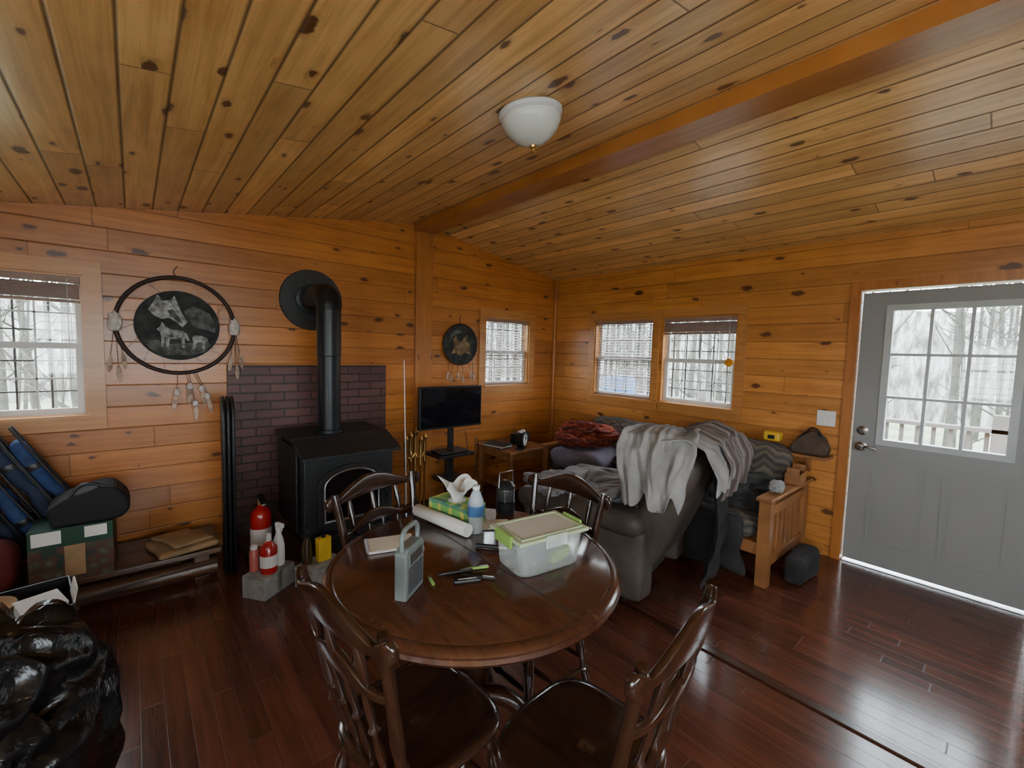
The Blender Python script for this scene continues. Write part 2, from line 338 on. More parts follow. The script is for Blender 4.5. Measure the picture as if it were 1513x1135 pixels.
def window(n,loc,rot,u0,u1,z0,z1,blind,cols=4,rows=2,trim=.085,sides='lr'):
    g=group('window_%d'%n,loc,rot); d=.02; L=[]
    if 'l' in sides: L.append(((u0-trim,-d,z0-trim),(u0,.0-.001,z1+trim)))
    if 'r' in sides: L.append(((u1,-d,z0-trim),(u1+trim,.0-.001,z1+trim)))
    L.append(((u0,-d,z1),(u1,-.001,z1+trim))); L.append(((u0,-d,z0-trim),(u1,-.001,z0)))
    boxes(g,'casing',L,m_trimX)
    boxes(g,'jamb',frame('x',u0+.0005,u1-.0005,z0+.0005,z1-.0005,.012,-.001,.07),m_trimX)
    boxes(g,'stool',[((u0-.02,-.045,z0-.012),(u1+.02,-.002,z0+.008))],m_trimX)
    zm=(z0+z1)/2; a,b=u0+.012,u1-.012
    boxes(g,'sash_frames',frame('x',a,b,zm-.02,z1-.012,.032,.075,.1)+frame('x',a,b,z0+.012,zm+.02,.036,.05,.075),m_white)
    M=[]
    for (s0,s1,y) in ((zm+.012,z1-.044,.087),(z0+.048,zm-.016,.062)):
        for i in range(1,cols):
            u=a+.03+(b-a-.06)*i/cols; M.append(((u-.005,y-.004,s0),(u+.005,y+.004,s1)))
        for i in range(1,rows):
            z=s0+(s1-s0)*i/rows; M.append(((a+.03,y-.004,z-.005),(b-.03,y+.004,z+.005)))
    boxes(g,'muntins',M,m_white)
    boxes(g,'glass',[((a+.02,.0865,zm),(b-.02,.0875,z1-.03)),((a+.02,.0615,z0+.03),(b-.02,.0625,zm))],m_glass)
    boxes(g,'blind_headrail',[((u0+.015,.005,z1-.05),(u1-.015,.045,z1-.013))],m_slat)
    bm=bmesh.new(); zt=z1-.06
    if blind=='up':
        for i in range(14):
            z=zt-i*.0065; bmbox(bm,(u0+.02,.003,z-.002),(u1-.02,.047,z+.002))
        bmbox(bm,(u0+.02,.004,zt-.11),(u1-.02,.046,zt-.095))
    else:
        n=int((zt-z0-.04)/.030)
        for i in range(n):
            z=zt-i*.030; 
            v=[bm.verts.new(p) for p in ((u0+.02,.008,z-.006),(u1-.02,.008,z-.006),(u1-.02,.042,z+.004),(u0+.02,.042,z+.004))]; bm.faces.new(v)
        bmbox(bm,(u0+.02,.01,z0+.02),(u1-.02,.04,z0+.034))
        for u in (u0+.12,u1-.12): bmbox(bm,(u-.001,.024,z0+.03),(u+.001,.026,zt))
    add(g,'blind_slats',bm,m_slat)
    rod(g,'blind_cord',(u1-.07,-.004,z1-.03),(u1-.07,-.004,z0+.12),.0018,m_white)
    S=[]; nn=5
    for i in range(nn+1):
        u=u0+.02+(u1-u0-.04)*i/nn; S.append(((u-.005,.20,z0-.05),(u+.005,.212,z1+.05)))
    for i in range(6):
        z=z0-.05+(z1-z0+.1)*i/5; S.append(((u0-.02,.198,z-.005),(u1+.02,.214,z+.005)))
    boxes(g,'security_grille',S,m_iron)
    return g
window(1,(0,YA,0),0,-1.02,-.22,1.03,1.90,'up')
window(2,(0,YA,0),0,2.91,3.555,1.12,1.88,'down')
window(3,(XB,0,0),-90,-3.17,-2.43,1.04,1.885,'down',trim=.075)
window(4,(XB,0,0),-90,-2.33,-1.61,1.04,1.885,'up',trim=.075,sides='r')
window(5,(0,YK,0),180,-1.4,1.2,.9,2.10,'up')  # unseen window behind the camera, oversized as a light source
window(6,(XL,0,0),90,-1.7,.6,.85,1.95,'up')  # unseen left window, oversized to light the room
g=group('door_1',(XB,0,0),-90)
a,b=-.757,.155; wz0,wz1=.93,1.88; wa,wb=-.60,.02
boxes(g,'slab',[((a,.02,.026),(wa,.062,1.995)),((wb,.02,.026),(b,.062,1.995)),((wa,.02,wz1),(wb,.062,1.995)),((wa,.02,.026),(wb,.062,wz0))],m_door)
boxes(g,'lite_frame',frame('x',wa-.02,wb+.02,wz0-.02,wz1+.02,.04,.010,.07),m_lite)
M=[]
for i in (1,2):
    u=wa+.025+(wb-wa-.05)*i/3; M.append(((u-.009,.015,wz0+.02),(u+.009,.065,wz1-.02)))
    z=wz0+.025+(wz1-wz0-.05)*i/3; M.append(((wa+.02,.0151,z-.009),(wb-.02,.0649,z+.009)))
boxes(g,'lite_grid',M,m_lite)
boxes(g,'lite_glass',[((wa+.02,.04,wz0+.02),(wb-.02,.041,wz1-.02))],m_glass)
for i,(p,q) in enumerate(((-.64,-.34),(-.26,.04))):
    boxes(g,'raised_panel_%d'%(i+1),frame('x',p,q,.18,.80,.014,.0145,.0205)+[((p+.04,.0145,.22),(q-.04,.0205,.76))],m_door)
for z,nm in ((1.0,'deadbolt'),(.885,'knob')):
    lathe(g,nm,[(0,0),(.03,0),(.033,.012),(.012,.018),(.012,.03)]+([(.026,.04),(.03,.055),(.02,.068),(0,.07)] if nm=='knob' else [(.018,.034),(.018,.04),(0,.041)]),m_chrome,loc=(a+.06,.02,z),mtx=Matrix.Rotation(math.radians(90),4,'X'))
tube(g,'lever',[(a+.06,-.035,.885),(a+.11,-.038,.888),(a+.15,-.034,.878)],.008,m_chrome)
boxes(g,'casing',[((-.765-.06,-.018,0.001),(-.766,-.001,2.075)),((.171,-.018,0.001),(.245,-.001,2.075)),((-.766,-.018,2.011),(.171,-.001,2.075))],m_trimZ)
boxes(g,'threshold',[((-.76,.01,0.0),(.165,.115,.005))],m_steel)
# ------------------------------------------------------------ wall fittings
g=group('light_switch',(XB,.92,1.06)); box(g,'plate',(-.008,-.06,-.058),(-.001,.06,.058),m_paper,.003)
for i,y in enumerate((-.024,.024)): box(g,'toggle_%d'%(i+1),(-.018,y-.005,-.012),(-.007,y+.005,.012),m_white,.002)
g=group('wall_shelf',(XB,1.0,.78)); box(g,'board',(-.2,-.15,-.015),(-.001,.16,.005),m_oak,.003)
extr(g,'bracket',[(-.17,-.016),(-.02,-.016),(-.02,-.15)],-.01,.01,m_oak,plane='xz')
g=group('canvas_bag',(3.90,1.0,.787)); m_bl=mat('brown_leather',(.075,.048,.03),.7,var=.4)
extr(g,'body',[(-.13,0),(.10,0),(.11,.05),(.06,.11),(-.01,.17),(-.05,.19),(-.09,.12),(-.14,.06)],-.06,.06,m_bl,bev=.015,plane='yz'); tube(g,'strap',[(0,-.10,.10),(-.02,-.04,.20),(0,.02,.16),(0,.07,.10)],.008,m_leather)
g=group('suncatcher',(XB-.022,1.66,1.46)); extr(g,'ornament',[(-.04,0),(-.025,.028),(0,.04),(.025,.028),(.04,0),(.025,-.028),(0,-.04),(-.025,-.028)],-.004,.0,mat('orange_glass',(.75,.28,.03),.3),plane='yz')
lx,ly=1.36,1.49
g=group('ceiling_light',(lx,ly,ceil_z(lx)-.001)); 
g.rotation_euler=(0,-math.atan(SL),0); g.scale=(.85,.85,.95)
lathe(g,'canopy',[(.15,0),(.165,-.012),(.165,-.028),(.15,-.04),(.0,-.04)],m_white,seg=64)
lathe(g,'glass_dome',[(.152,-.036),(.157,-.05),(.150,-.07),(.125,-.105),(.09,-.135),(.05,-.152),(0,-.158)],m_frost,seg=64)
lathe(g,'finial',[(.0,-.150),(.02,-.156),(.018,-.165),(.008,-.17),(.012,-.182),(.006,-.192),(0,-.196)],m_brass)
# ------------------------------------------------------------ hearth + stove
box(None,'brick_hearth_panel',(.52,YA-.035,0.001),(1.75,YA-.0185,1.35),m_brick)
box(None,'hearth_pad',(.56,3.06,0.0),(1.68,YA-.036,.05),m_brick,.005)
g=group('wood_stove',(1.13,3.28,.051),0)
hw=.31
extr(g,'body',[(-.30,.17),(.28,.17),(.28,.80),(-.12,.80),(-.30,.72)],-hw,hw,m_iron,bev=.008,plane='yz')
extr(g,'top_plate',[(-.14,.802),(.31,.802),(.31,.83),(-.14,.83)],-hw-.035,hw+.035,m_iron,bev=.006,plane='yz')
extr(g,'sloped_hood',[(-.38,.735),(-.38,.715),(-.12,.785),(-.14,.828)],-hw-.03,hw+.03,m_iron,bev=.004,plane='yz')
extr(g,'pedestal',[(-.2,0.001),(.23,0.001),(.18,.17),(-.17,.17)],-.2,.2,m_iron,bev=.004,plane='yz')
box(g,'ash_lip',(-.27,-.38,.17),(.27,-.30,.20),m_iron,.006)
for s in (-1,1): box(g,'side_shield_%d'%(s+2),(s*(hw+.015)-.008,-.2,.2),(s*(hw+.015)+.008,.26,.77),m_iron,.004)
arch=[(-.23,.25),(.23,.25),(.23,.52)]+[(.23*math.cos(t),.52+.13*math.sin(t)) for t in [math.pi*i/14 for i in range(1,14)]]+[(-.23,.52)]
extr(g,'firebox_door',arch,-.325,-.302,m_iron,bev=.004)
arch2=[(u*.78,.25+(w-.25)*.82+.035) for u,w in arch]; extr(g,'door_glass',arch2,-.33,-.324,m_glassblk)
tube(g,'door_arch_rim',[(u*.82,-.333,.25+(w-.25)*.86+.025) for u,w in arch],.007,m_steel,cyclic=True,smooth=False)
rod(g,'door_handle',(.25,-.34,.42),(.25,-.38,.42),.008,m_steel); rod(g,'handle_grip',(.25,-.38,.36),(.25,-.38,.5),.013,m_black)
g=group('stove_pipe',(1.075,3.26,.884))
lathe(g,'lower_pipe',[(.092,0),(.092,.02),(.078,.025),(.078,.55),(.083,.555),(.083,.57)],m_pipe)
lathe(g,'upper_pipe',[(.082,.565),(.082,.88)],m_pipe)
tube(g,'elbow',[Vector((0,0,.87)),Vector((0,.01,.93)),Vector((0,.05,.985)),Vector((0,.11,1.0)),Vector((0,.2,1.0)),Vector((0.03,.545,1.0))],.084,m_pipe)
lathe(g,'thimble_collar',[(.12,0),(.12,.03),(.09,.035)],m_pipe,loc=(.035,.535,1.0),mtx=Matrix.Rotation(math.radians(90),4,'X'))
lathe(g,'thimble_plate',[(0,0),(.245,0),(.24,.012),(0,.012)],m_iron,loc=(0.045,.548,.995),mtx=Matrix.Rotation(math.radians(90),4,'X'),seg=64)
g=group('folded_fire_screen',(.50,3.42,0),84)
for i in range(3):
    o_=i*.026
    pts=[(-.16,.002),(.16,.002),(.16,1.05)]+[(.16*math.cos(t),1.05+.1*math.sin(t)) for t in [math.pi*j/8 for j in range(1,8)]]+[(-.16,1.05)]
    extr(g,'panel_%d'%(i+1),pts,o_,o_+.014,m_black,bev=.002); tube(g,'panel_rim_%d'%(i+1),[(u,o_+.007,max(w,.012)) for u,w in pts],.010,m_iron,cyclic=True,smooth=False)
g=group('fireplace_tool_set',(1.81,3.32,.001)); lathe(g,'base',[(0,0),(.09,0),(.09,.015),(.02,.03),(0,.03)],m_iron)
rod(g,'stand_pole',(0,0,.02),(0,0,.78),.010,m_brass)
lathe(g,'finial',[(.008,.76),(.024,.78),(.026,.80),(.008,.82),(0,.84)],m_brass)
for i,(dx,dy) in enumerate(((-.09,0),(.09,0),(0,-.09),(0,.09))):
    turned(g,'tool_shaft_%d'%(i+1),(dx,dy,.12),(dx,dy,.78),[(0,.007),(.6,.007),(.62,.016),(.7,.010),(.8,.017),(.9,.012),(.95,.022),(1,.004)],m_brass)
    tube(g,'tool_hook_%d'%(i+1),[(0,0,.62),(dx*.5,dy*.5,.57),(dx,dy,.63)],.006,m_brass)
    box(g,'tool_head_%d'%(i+1),(dx-.028,dy-.012,.05),(dx+.028,dy+.012,.13),m_iron,.004)
g=group('fishing_rod',(1.56,2.98,0)); turned(g,'blank',(0,0,.001),(-.01,.05,1.42),[(0,.012),(.2,.012),(.22,.005),(1,.002)],m_steel); lathe(g,'reel',[(0,-.02),(.025,-.02),(.025,.02),(0,.02)],m_black,loc=(0,-.03,.3))
g=group('fire_extinguisher',(.625,3.26,.051)); lathe(g,'cylinder',[(0,0),(.058,0),(.064,.01),(.064,.30),(.055,.34),(.03,.365),(.022,.37),(.022,.39),(0,.39)],m_red)
lathe(g,'label_band',[(.0645,.12),(.0648,.13),(.0648,.22),(.0645,.23)],m_paper); box(g,'valve',(-.02,-.02,.385),(.02,.02,.42),m_brass,.004)
box(g,'lever',(-.02,-.10,.425),(.02,.03,.435),m_black,.003,rot=(12,0,0)); box(g,'carry_handle',(-.012,-.10,.40),(.012,.0,.41),m_steel,.003); lathe(g,'gauge',[(0,0),(.017,0),(.017,.012),(0,.012)],m_steel,loc=(.0,-.03,.415),mtx=Matrix.Rotation(math.radians(90),4,'X'))
tube(g,'hose',[(.02,0,.40),(.07,0,.38),(.078,0,.25),(.074,0,.12)],.009,m_black)
for i,(x,y,r) in enumerate(((.60,2.92,-55),(.87,2.83,-66))):
    g=group('concrete_block',(x,y,0),r); L=[((-.08,-.12,0.001),(.08,-.09,.13)),((-.08,.09,0.001),(.08,.12,.13)),((-.08,-.015,0.001),(.08,.015,.13)),((-.08,-.09,0.001),(-.05,.09,.13)),((.05,-.09,0.001),(.08,.09,.13)),((-.08,-.12,.125),(.08,.12,.132))]
    boxes(g,'masonry',L,m_conc)
BZ=.1325
def spray(name,loc,body,trig,h=.17,r=.034,rot=0):
    g=group(name,loc,rot); lathe(g,'body',[(0,0),(r,0),(r*1.05,.01),(r,h*.55),(r*.75,h*.75),(r*.4,h*.92),(r*.4,h)],body)
    lathe(g,'collar',[(r*.5,h),(r*.5,h+.02),(0,h+.02)],trig); box(g,'nozzle_head',(-.012,-.045,h+.018),(.012,.02,h+.045),trig,.005); box(g,'trigger',(-.005,-.035,h-.01),(.005,-.025,h+.02),trig,.002,rot=(20,0,0)); return g
g=group('lighter_fluid_bottle',(.59,2.88,BZ)); lathe(g,'body',[(0,0),(.045,0),(.047,.01),(.047,.15),(.02,.19),(.014,.195)],m_red,seg=32); lathe(g,'cap',[(.015,.193),(.014,.235),(0,.235)],m_white); lathe(g,'label',[(.0475,.04),(.0477,.11)],m_paper)
spray('spray_bottle',(.66,2.95,BZ),m_paper,m_white,.22,.034,20)
spray('spray_bottle',(.80,2.85,BZ),mat('amber_cleaner',(.06,.035,.015),.2),m_black,.19,.030,-10)
g=group('yellow_fuel_tin',(.895,2.835,BZ),10); box(g,'body',(-.042,-.025,0),(.042,.025,.15),m_yel,.006); lathe(g,'cap',[(.014,.148),(.014,.175),(0,.175)],m_black)
g=group('aerosol_can',(.525,2.95,BZ)); lathe(g,'body',[(0,0),(.026,0),(.026,.12),(.016,.135)],mat('pink_can',(.45,.12,.1),.3)); lathe(g,'cap',[(.02,.133),(.02,.155),(0,.157)],m_white)
# ------------------------------------------------------------ dreamcatchers
def feather(par,name,p,L,m,w=.02,tilt=0):
    pts=[(0,0),(w*.7,-L*.25),(w,-L*.55),(w*.6,-L*.85),(0,-L),(-w*.6,-L*.85),(-w,-L*.55),(-w*.7,-L*.25)]
    ct,st=math.cos(tilt),math.sin(tilt)
    return extr(par,name,[(p[0]+u*ct-v*st,p[2]+u*st+v*ct) for u,v in pts],p[1]-.002,p[1]+.002,m)
g=group('dreamcatcher',(.245,YA-.03,1.62))
ring(g,'hoop',(0,0,0),.325,.013,m_leather)
lathe(g,'picture_disc',[(0,0),(.235,0),(.235,.008),(0,.008)],m_disc,mtx=Matrix.Rotation(math.radians(90),4,'X'),seg=64)
for i in range(16):
    a=2*math.pi*i/16; rod(g,'web_%d'%(i+1),(.235*math.cos(a),0,.235*math.sin(a)),(.32*math.cos(a+.15),0,.32*math.sin(a+.15)),.0015,m_feather,seg=6)
extr(g,'wolf_head',[(-.16,.10),(-.13,.15),(-.11,.20),(-.08,.16),(-.04,.17),(-.02,.20),(0,.14),(.02,.08),(.05,.03),(.02,-.01),(-.02,.03),(-.05,.05),(-.09,.04),(-.13,.06)],-.013,-.009,m_artw)
extr(g,'muzzle_shade',[(-.06,.10),(-.03,.11),(0,.06),(.02,.02),(-.01,.03),(-.04,.06)],-.015,-.0125,m_artg)
extr(g,'far_hills',[(.03,.10),(.08,.14),(.13,.12),(.18,.09),(.20,.04),(.21,-.04),(.14,-.02),(.08,.0)],-.012,-.009,m_artg)
extr(g,'snow_ground',[(-.19,-.11),(-.12,-.10),(-.05,-.125),(.05,-.115),(.12,-.10),(.185,-.12),(.14,-.18),(.05,-.2),(-.08,-.2),(-.15,-.17)],-.012,-.009,m_artg)
extr(g,'wolf_standing',[(-.10,-.15),(-.095,-.10),(-.10,-.05),(-.12,-.03),(-.10,-.01),(-.09,.02),(-.07,-.01),(-.04,-.03),(.01,-.03),(.04,-.05),(.06,-.10),(.045,-.10),(.03,-.08),(.03,-.15),(.015,-.15),(.01,-.09),(-.05,-.09),(-.06,-.15),(-.07,-.15),(-.075,-.10),(-.088,-.15)],-.016,-.0125,m_artw)
extr(g,'wolf_walking',[(.07,-.16),(.08,-.11),(.07,-.08),(.09,-.06),(.13,-.065),(.16,-.08),(.165,-.12),(.15,-.10),(.14,-.16),(.13,-.16),(.128,-.11),(.1,-.11),(.085,-.16)],-.016,-.0125,m_artw)
for s,n in ((-1,'left'),(1,'right')):
    crumple(g,'fur_wrap_%s'%n,(s*.325,-.005,0),(.036,.024,.075),m_fur,amp=.2,fs=6,sub=4,seed=s+3)
    for j,(dx,l) in enumerate(((-.025,.20),(.01,.26),(.03,.18))):
        rod(g,'thong_%s_%d'%(n,j),(s*.325+dx*.3,-.008,-.05),(s*.325+dx,-.008,-l),.002,m_leather,seg=6); feather(g,'feather_%s_%d'%(n,j),(s*.325+dx,-.01,-l),.12,m_feather,.014,dx*4)
for j,(dx,l) in enumerate(((-.02,.44),(.05,.40),(.08,.52),(.12,.42),(.15,.47))):
    rod(g,'thong_b_%d'%j,(dx*.6,-.008,-.32),(dx,-.008,-l),.002,m_leather,seg=6); feather(g,'feather_b_%d'%j,(dx,-.01,-l),.15,m_feather,.015,(dx-.06)*2)
    crumple(g,'tuft_b_%d'%j,(dx,-.012,-l-.02),(.018,.014,.028),m_fur,amp=.3,fs=6,sub=3,seed=j)
tube(g,'hanging_loop',[(0,-.005,.32),(-.02,-.005,.36),(0,-.003,.40)],.003,m_leather)
g=group('dreamcatcher',(2.57,YA-.03,1.565))
ring(g,'hoop',(0,0,0),.205,.010,m_leather); lathe(g,'picture_disc',[(0,0),(.198,0),(.198,.006),(0,.006)],m_disc,mtx=Matrix.Rotation(math.radians(90),4,'X'),seg=48)
extr(g,'deer_art',[(-.12,-.10),(-.08,-.02),(-.10,.05),(-.06,.09),(-.05,.04),(.0,.03),(.04,.08),(.08,.10),(.07,.04),(.12,.0),(.10,-.06),(.13,-.11),(.05,-.08),(0,-.12),(-.06,-.09)],-.012,-.007,m_arto)
extr(g,'tree_art',[(-.14,.02),(-.12,.12),(-.08,.14),(-.02,.15),(.02,.12),(-.05,.11),(-.10,.08)],-.011,-.007,m_artg)
for j,(dx,l) in enumerate(((-.15,.27),(-.11,.30),(-.03,.28),(.03,.31),(.12,.27),(.16,.29))):
    rod(g,'thong_%d'%j,(dx*.9,-.006,-.2+abs(dx)*.35),(dx,-.008,-l),.002,m_leather,seg=6); feather(g,'feather_%d'%j,(dx,-.01,-l),.09,m_feather,.014,dx)
tube(g,'hanging_loop',[(0,-.005,.2),(-.02,-.005,.25),(0,-.003,.30)],.003,m_leather)
# ------------------------------------------------------------ TV
g=group('television',(2.27,3.48,.535))
box(g,'bezel',(-.345,-.02,.235),(.345,.02,.63),m_black,.006); box(g,'screen',(-.332,-.0225,.252),(.332,-.019,.618),m_glassblk); box(g,'rear_housing',(-.22,.015,.28),(.22,.05,.55),m_black,.01)
box(g,'neck',(-.03,-.012,.02),(.03,.012,.25),m_black,.004); box(g,'foot',(-.16,-.09,.0),(.16,.09,.018),m_black,.006)
g=group('tv_stand',(2.27,3.5,0)); box(g,'top_shelf',(-.2,-.15,.51),(.2,.15,.534),m_black,.004)
box(g,'column',(-.035,-.03,.03),(.035,.03,.51),m_black,.004); box(g,'media_player',(-.12,-.1,.26),(.12,.1,.30),m_black,.004); box(g,'base',(-.22,-.17,.001),(.22,.17,.03),m_black,.004)
g=group('power_cable',(2.55,3.62,0)); tube(g,'cord',[(-.05,-.05,.70),(.03,-.07,.45),(.10,-.03,.62),(.12,.02,.2),(.06,.05,.006)],.004,m_black)
# ------------------------------------------------------------ end table with clutter
def smalltable(name,loc,w,d,h,m,rot=0):
    g=group(name,loc,rot); box(g,'top',(-w/2,-d/2,h-.025),(w/2,d/2,h),m,.005); box(g,'shelf',(-w/2+.03,-d/2+.03,.14),(w/2-.03,d/2-.03,.155),m,.003)
    boxes(g,'apron',[((-w/2+.03,-d/2+.03,h-.09),(w/2-.03,-d/2+.048,h-.026)),((-w/2+.03,d/2-.048,h-.09),(w/2-.03,d/2-.03,h-.026)),((-w/2+.03,-d/2+.05,h-.09),(-w/2+.048,d/2-.05,h-.026)),((w/2-.048,-d/2+.05,h-.09),(w/2-.03,d/2-.05,h-.026))],m)
    for i,(x,y) in enumerate(((-1,-1),(1,-1),(-1,1),(1,1))): box(g,'leg_%d'%(i+1),(x*(w/2-.04)-.02,y*(d/2-.04)-.02,.001),(x*(w/2-.04)+.02,y*(d/2-.04)+.02,h-.026),m,.004)
    return g
smalltable('end_table',(3.0,3.40,0),.56,.56,.53,m_oak)
g=group('alarm_clock',(2.93,3.20,.531),28); g.scale=(1.15,1.15,1.15); lathe(g,'case',[(0,-.03),(.066,-.03),(.07,-.02),(.07,.03),(.058,.036),(0,.036)],m_black,loc=(0,0,.085),mtx=Matrix.Rotation(math.radians(90),4,'X')); lathe(g,'dial',[(0,0),(.05,0),(0,.001)],m_paper,loc=(0,-.0365,.085),mtx=Matrix.Rotation(math.radians(90),4,'X'))
rod(g,'hour_hand',(0,-.039,.085),(.02,-.039,.105),.0025,m_black,seg=6); rod(g,'minute_hand',(0,-.039,.085),(-.005,-.039,.125),.002,m_black,seg=6); box(g,'base',(-.055,-.03,0),(.055,.03,.02),m_black,.004)
for s in (-1,1): lathe(g,'bell_%d'%(s+2),[(.022,0),(.018,.012),(0,.02)],m_steel,loc=(s*.035,0,.15))
g=group('tabletop_radio',(3.13,3.44,.531),25); box(g,'case',(-.13,-.06,0),(.13,.06,.11),m_black,.012); lathe(g,'dial',[(0,0),(.035,0),(.033,.006),(0,.006)],m_steel,loc=(-.07,-.06,.055),mtx=Matrix.Rotation(math.radians(90),4,'X')); box(g,'speaker_grille',(-.02,-.064,.02),(.11,-.059,.09),m_gray,.002)
g=group('magazine_stack',(2.81,3.42,.531),10)
for i in range(4): box(g,'magazine_%d'%(i+1),(-.08,-.12,i*.009),(.08,.12,i*.009+.008),[m_blue,m_paper,m_kraft,m_gray][i],.001,rot=(0,0,i*6-8))
g=group('wooden_figurine',(3.2,3.60,.531)); lathe(g,'base',[(0,0),(.035,0),(.03,.015),(.015,.03),(.025,.07),(.012,.10),(.02,.125),(0,.145)],m_oak)
# ------------------------------------------------------------ futon
g=group('futon_sofa',(3.5,2.0,0))
def arm(y,n):
    L=[((-.42,y-.035,.001),(-.35,y+.035,.575)),((.31,y-.03,.001),(.38,y+.03,.575)),((-.35,y-.02,.12),(.31,y+.02,.19)),((-.35,y-.02,.47),(.31,y+.02,.53))]
    for i in range(7): x=-.29+i*.09; L.append(((x-.017,y-.012,.19),(x+.017,y+.012,.47)))
    boxes(g,'arm_frame_%s'%n,L,m_oak); box(g,'arm_rest_%s'%n,(-.45,y-.05,.575),(.42,y+.05,.60),m_oak,.008)
arm(-1.0,'near'); arm(1.0,'far')
boxes(g,'seat_frame',[((-.4,-.96,.2),(-.35,.96,.28)),((.2,-.96,.2),(.25,.96,.28))]+[((-.35,-.9+i*.2,.24),(.2,-.84+i*.2,.27)) for i in range(10)],m_oak)
soft(g,'seat_mattress',(-.44,-.94,.275),(.2,.94,.44),m_futon,rad=.07,amp=.02,div=22)
soft(g,'back_mattress',(.14,-.94,.36),(.38,.94,.85),m_futon,rad=.1,amp=.03,div=24,rot=(0,8,0))
crumple(g,'dark_blanket_heap',(-.12,-.62,.53),(.30,.30,.16),m_dkcloth,amp=.35,fs=3,seed=4)
crumple(g,'gray_bundle',(.10,-.35,.62),(.18,.30,.2),m_futon,amp=.3,fs=3,seed=9)
soft(g,'throw_pillow',(.0,.2,.45),(.18,.62,.80),m_futon,rad=.08,bulge=.03,rot=(0,14,6))
crumple(g,'patterned_bundle',(-.02,.1,.52),(.24,.35,.16),m_futon,amp=.3,fs=3,seed=12)
soft(g,'hanging_throw',(-.49,-.9,.06),(-.445,.0,.44),m_dkcloth,rad=.02,amp=.02,fs=8)
g=group('red_blanket',(3.36,2.70,.64)); crumple(g,'folded_pile',(0,0,.07),(.27,.32,.14),m_redbl,amp=.35,fs=3,seed=2,rot=30,sub=6); crumple(g,'fold_edge',(-.12,.02,.04),(.2,.24,.08),m_redbl,amp=.3,fs=4,seed=5)
g=group('bed_pillow',(3.26,2.66,.45)); soft(g,'cushion',(-.26,-.30,-.01),(.22,.22,.17),m_purple,rad=.08,amp=.03,bulge=.02,rot=(0,-6,8))
g=group('tissue_packet',(3.80,1.72,.875)); soft(g,'packet',(-.05,-.1,0),(.05,.1,.05),mat('pale_blue',(.2,.32,.42),.6),rad=.02,amp=.005)
g=group('tape_measure',(3.82,1.22,.86)); box(g,'case',(-.04,-.06,0),(.04,.06,.07),m_yel,.015); box(g,'grip',(-.042,-.03,.01),(.042,.03,.05),m_black,.01)
g=group('duffel_bag',(3.45,.86,0)); soft(g,'case',(-.20,-.06,.001),(.16,.07,.20),m_dkcloth,rad=.04,amp=.015)
g=group('paper_towel_wad',(3.3,1.01,.604)); crumple(g,'wad',(0,0,.03),(.13,.05,.035),m_towel,amp=.3,seed=3,sub=4,floor=0.0,rot=10)
g=group('wooden_tool_box',(3.66,1.0,.602),5)
for nm,lo,hi in (('side_1',(-.1,-.05,0),(.1,-.04,.08)),('side_2',(-.1,.04,0),(.1,.05,.08)),('end_1',(-.1,-.04,0),(-.088,.04,.12)),('end_2',(.088,-.04,0),(.1,.04,.12)),('bottom',(-.088,-.04,0),(.088,.04,.01))): box(g,nm,lo,hi,m_oak,.002)
# ------------------------------------------------------------ recliner
g=group('recliner',(2.47,1.79,0),11)
soft(g,'base',(-.33,-.32,.05),(.33,.34,.30),m_recl,rad=.03,amp=.006)
soft(g,'seat_cushion',(-.27,-.25,.27),(.27,.44,.47),m_recl,rad=.08,amp=.012,bulge=.02)
for s,n in ((-1,'left'),(1,'right')):
    soft(g,'arm_%s'%n,(s*.34-.085,-.42,.08),(s*.34+.085,.42,.50),m_recl,rad=.035,amp=.010,seed=s,div=18)
    soft(g,'arm_pad_%s'%n,(s*.355-.10,-.40,.45),(s*.355+.10,.48,.60),m_recl,rad=.070,amp=.014,seed=s+5,div=18)
soft(g,'back_rest',(-.34,-.57,.26),(.34,-.35,.99),m_recl,rad=.07,amp=.012,bulge=.01,rot=(22,0,0),div=20)
soft(g,'head_roll',(-.31,-.68,.77),(.31,-.48,.97),m_recl,rad=.09,amp=.012,rot=(15,0,0))
soft(g,'foot_rest',(-.27,.42,.16),(.27,.54,.42),m_recl,rad=.05,amp=.01)
for i,x in enumerate((-.27,.27)):
    for j,y in enumerate((-.26,.26)): rod(g,'foot_%d%d'%(i,j),(x,y,.001),(x,y,.07),.02,m_black)
pth=[(.05,.57),(-.06,.585),(-.18,.64),(-.28,.76),(-.37,.92),(-.46,1.02),(-.60,1.055),(-.73,1.0),(-.80,.88),(-.79,.78)]
sheet(g,'gray_towel_drape',pth,-.38,.10,m_towel,amp=.014,fs=7,seed=1,flare=.04,hem=.12)
sheet(g,'striped_blanket_drape',[(y,z+.022) for y,z in pth[3:]]+[(-.77,.70)],-.16,.38,m_striped,amp=.014,fs=6,seed=2,flare=.05,hem=.08)
o=sheet(g,'towel_side_flap',[(.10,1.068),(.2,1.07),(.32,1.05),(.40,.97),(.425,.85),(.44,.74),(.445,.66)],-.68,-.22,m_towel,amp=.02,fs=7,seed=4,flare=-.14,hem=.18); o.rotation_euler=(0,0,math.radians(90))
crumple(g,'sheet_heap',(-.02,.08,.56),(.34,.36,.13),m_sheet,amp=.4,fs=3,seed=7,sub=6)
crumple(g,'sheet_heap_front',(-.24,.24,.60),(.20,.28,.07),m_sheet,amp=.4,fs=3.2,seed=8,sub=6)
sheet(g,'throw_rear',[(-.70,.80),(-.705,.6),(-.69,.4),(-.65,.2),(-.64,.04)],.06,.36,m_dkcloth,amp=.022,fs=9,seed=9,hem=.06,thick=.012)
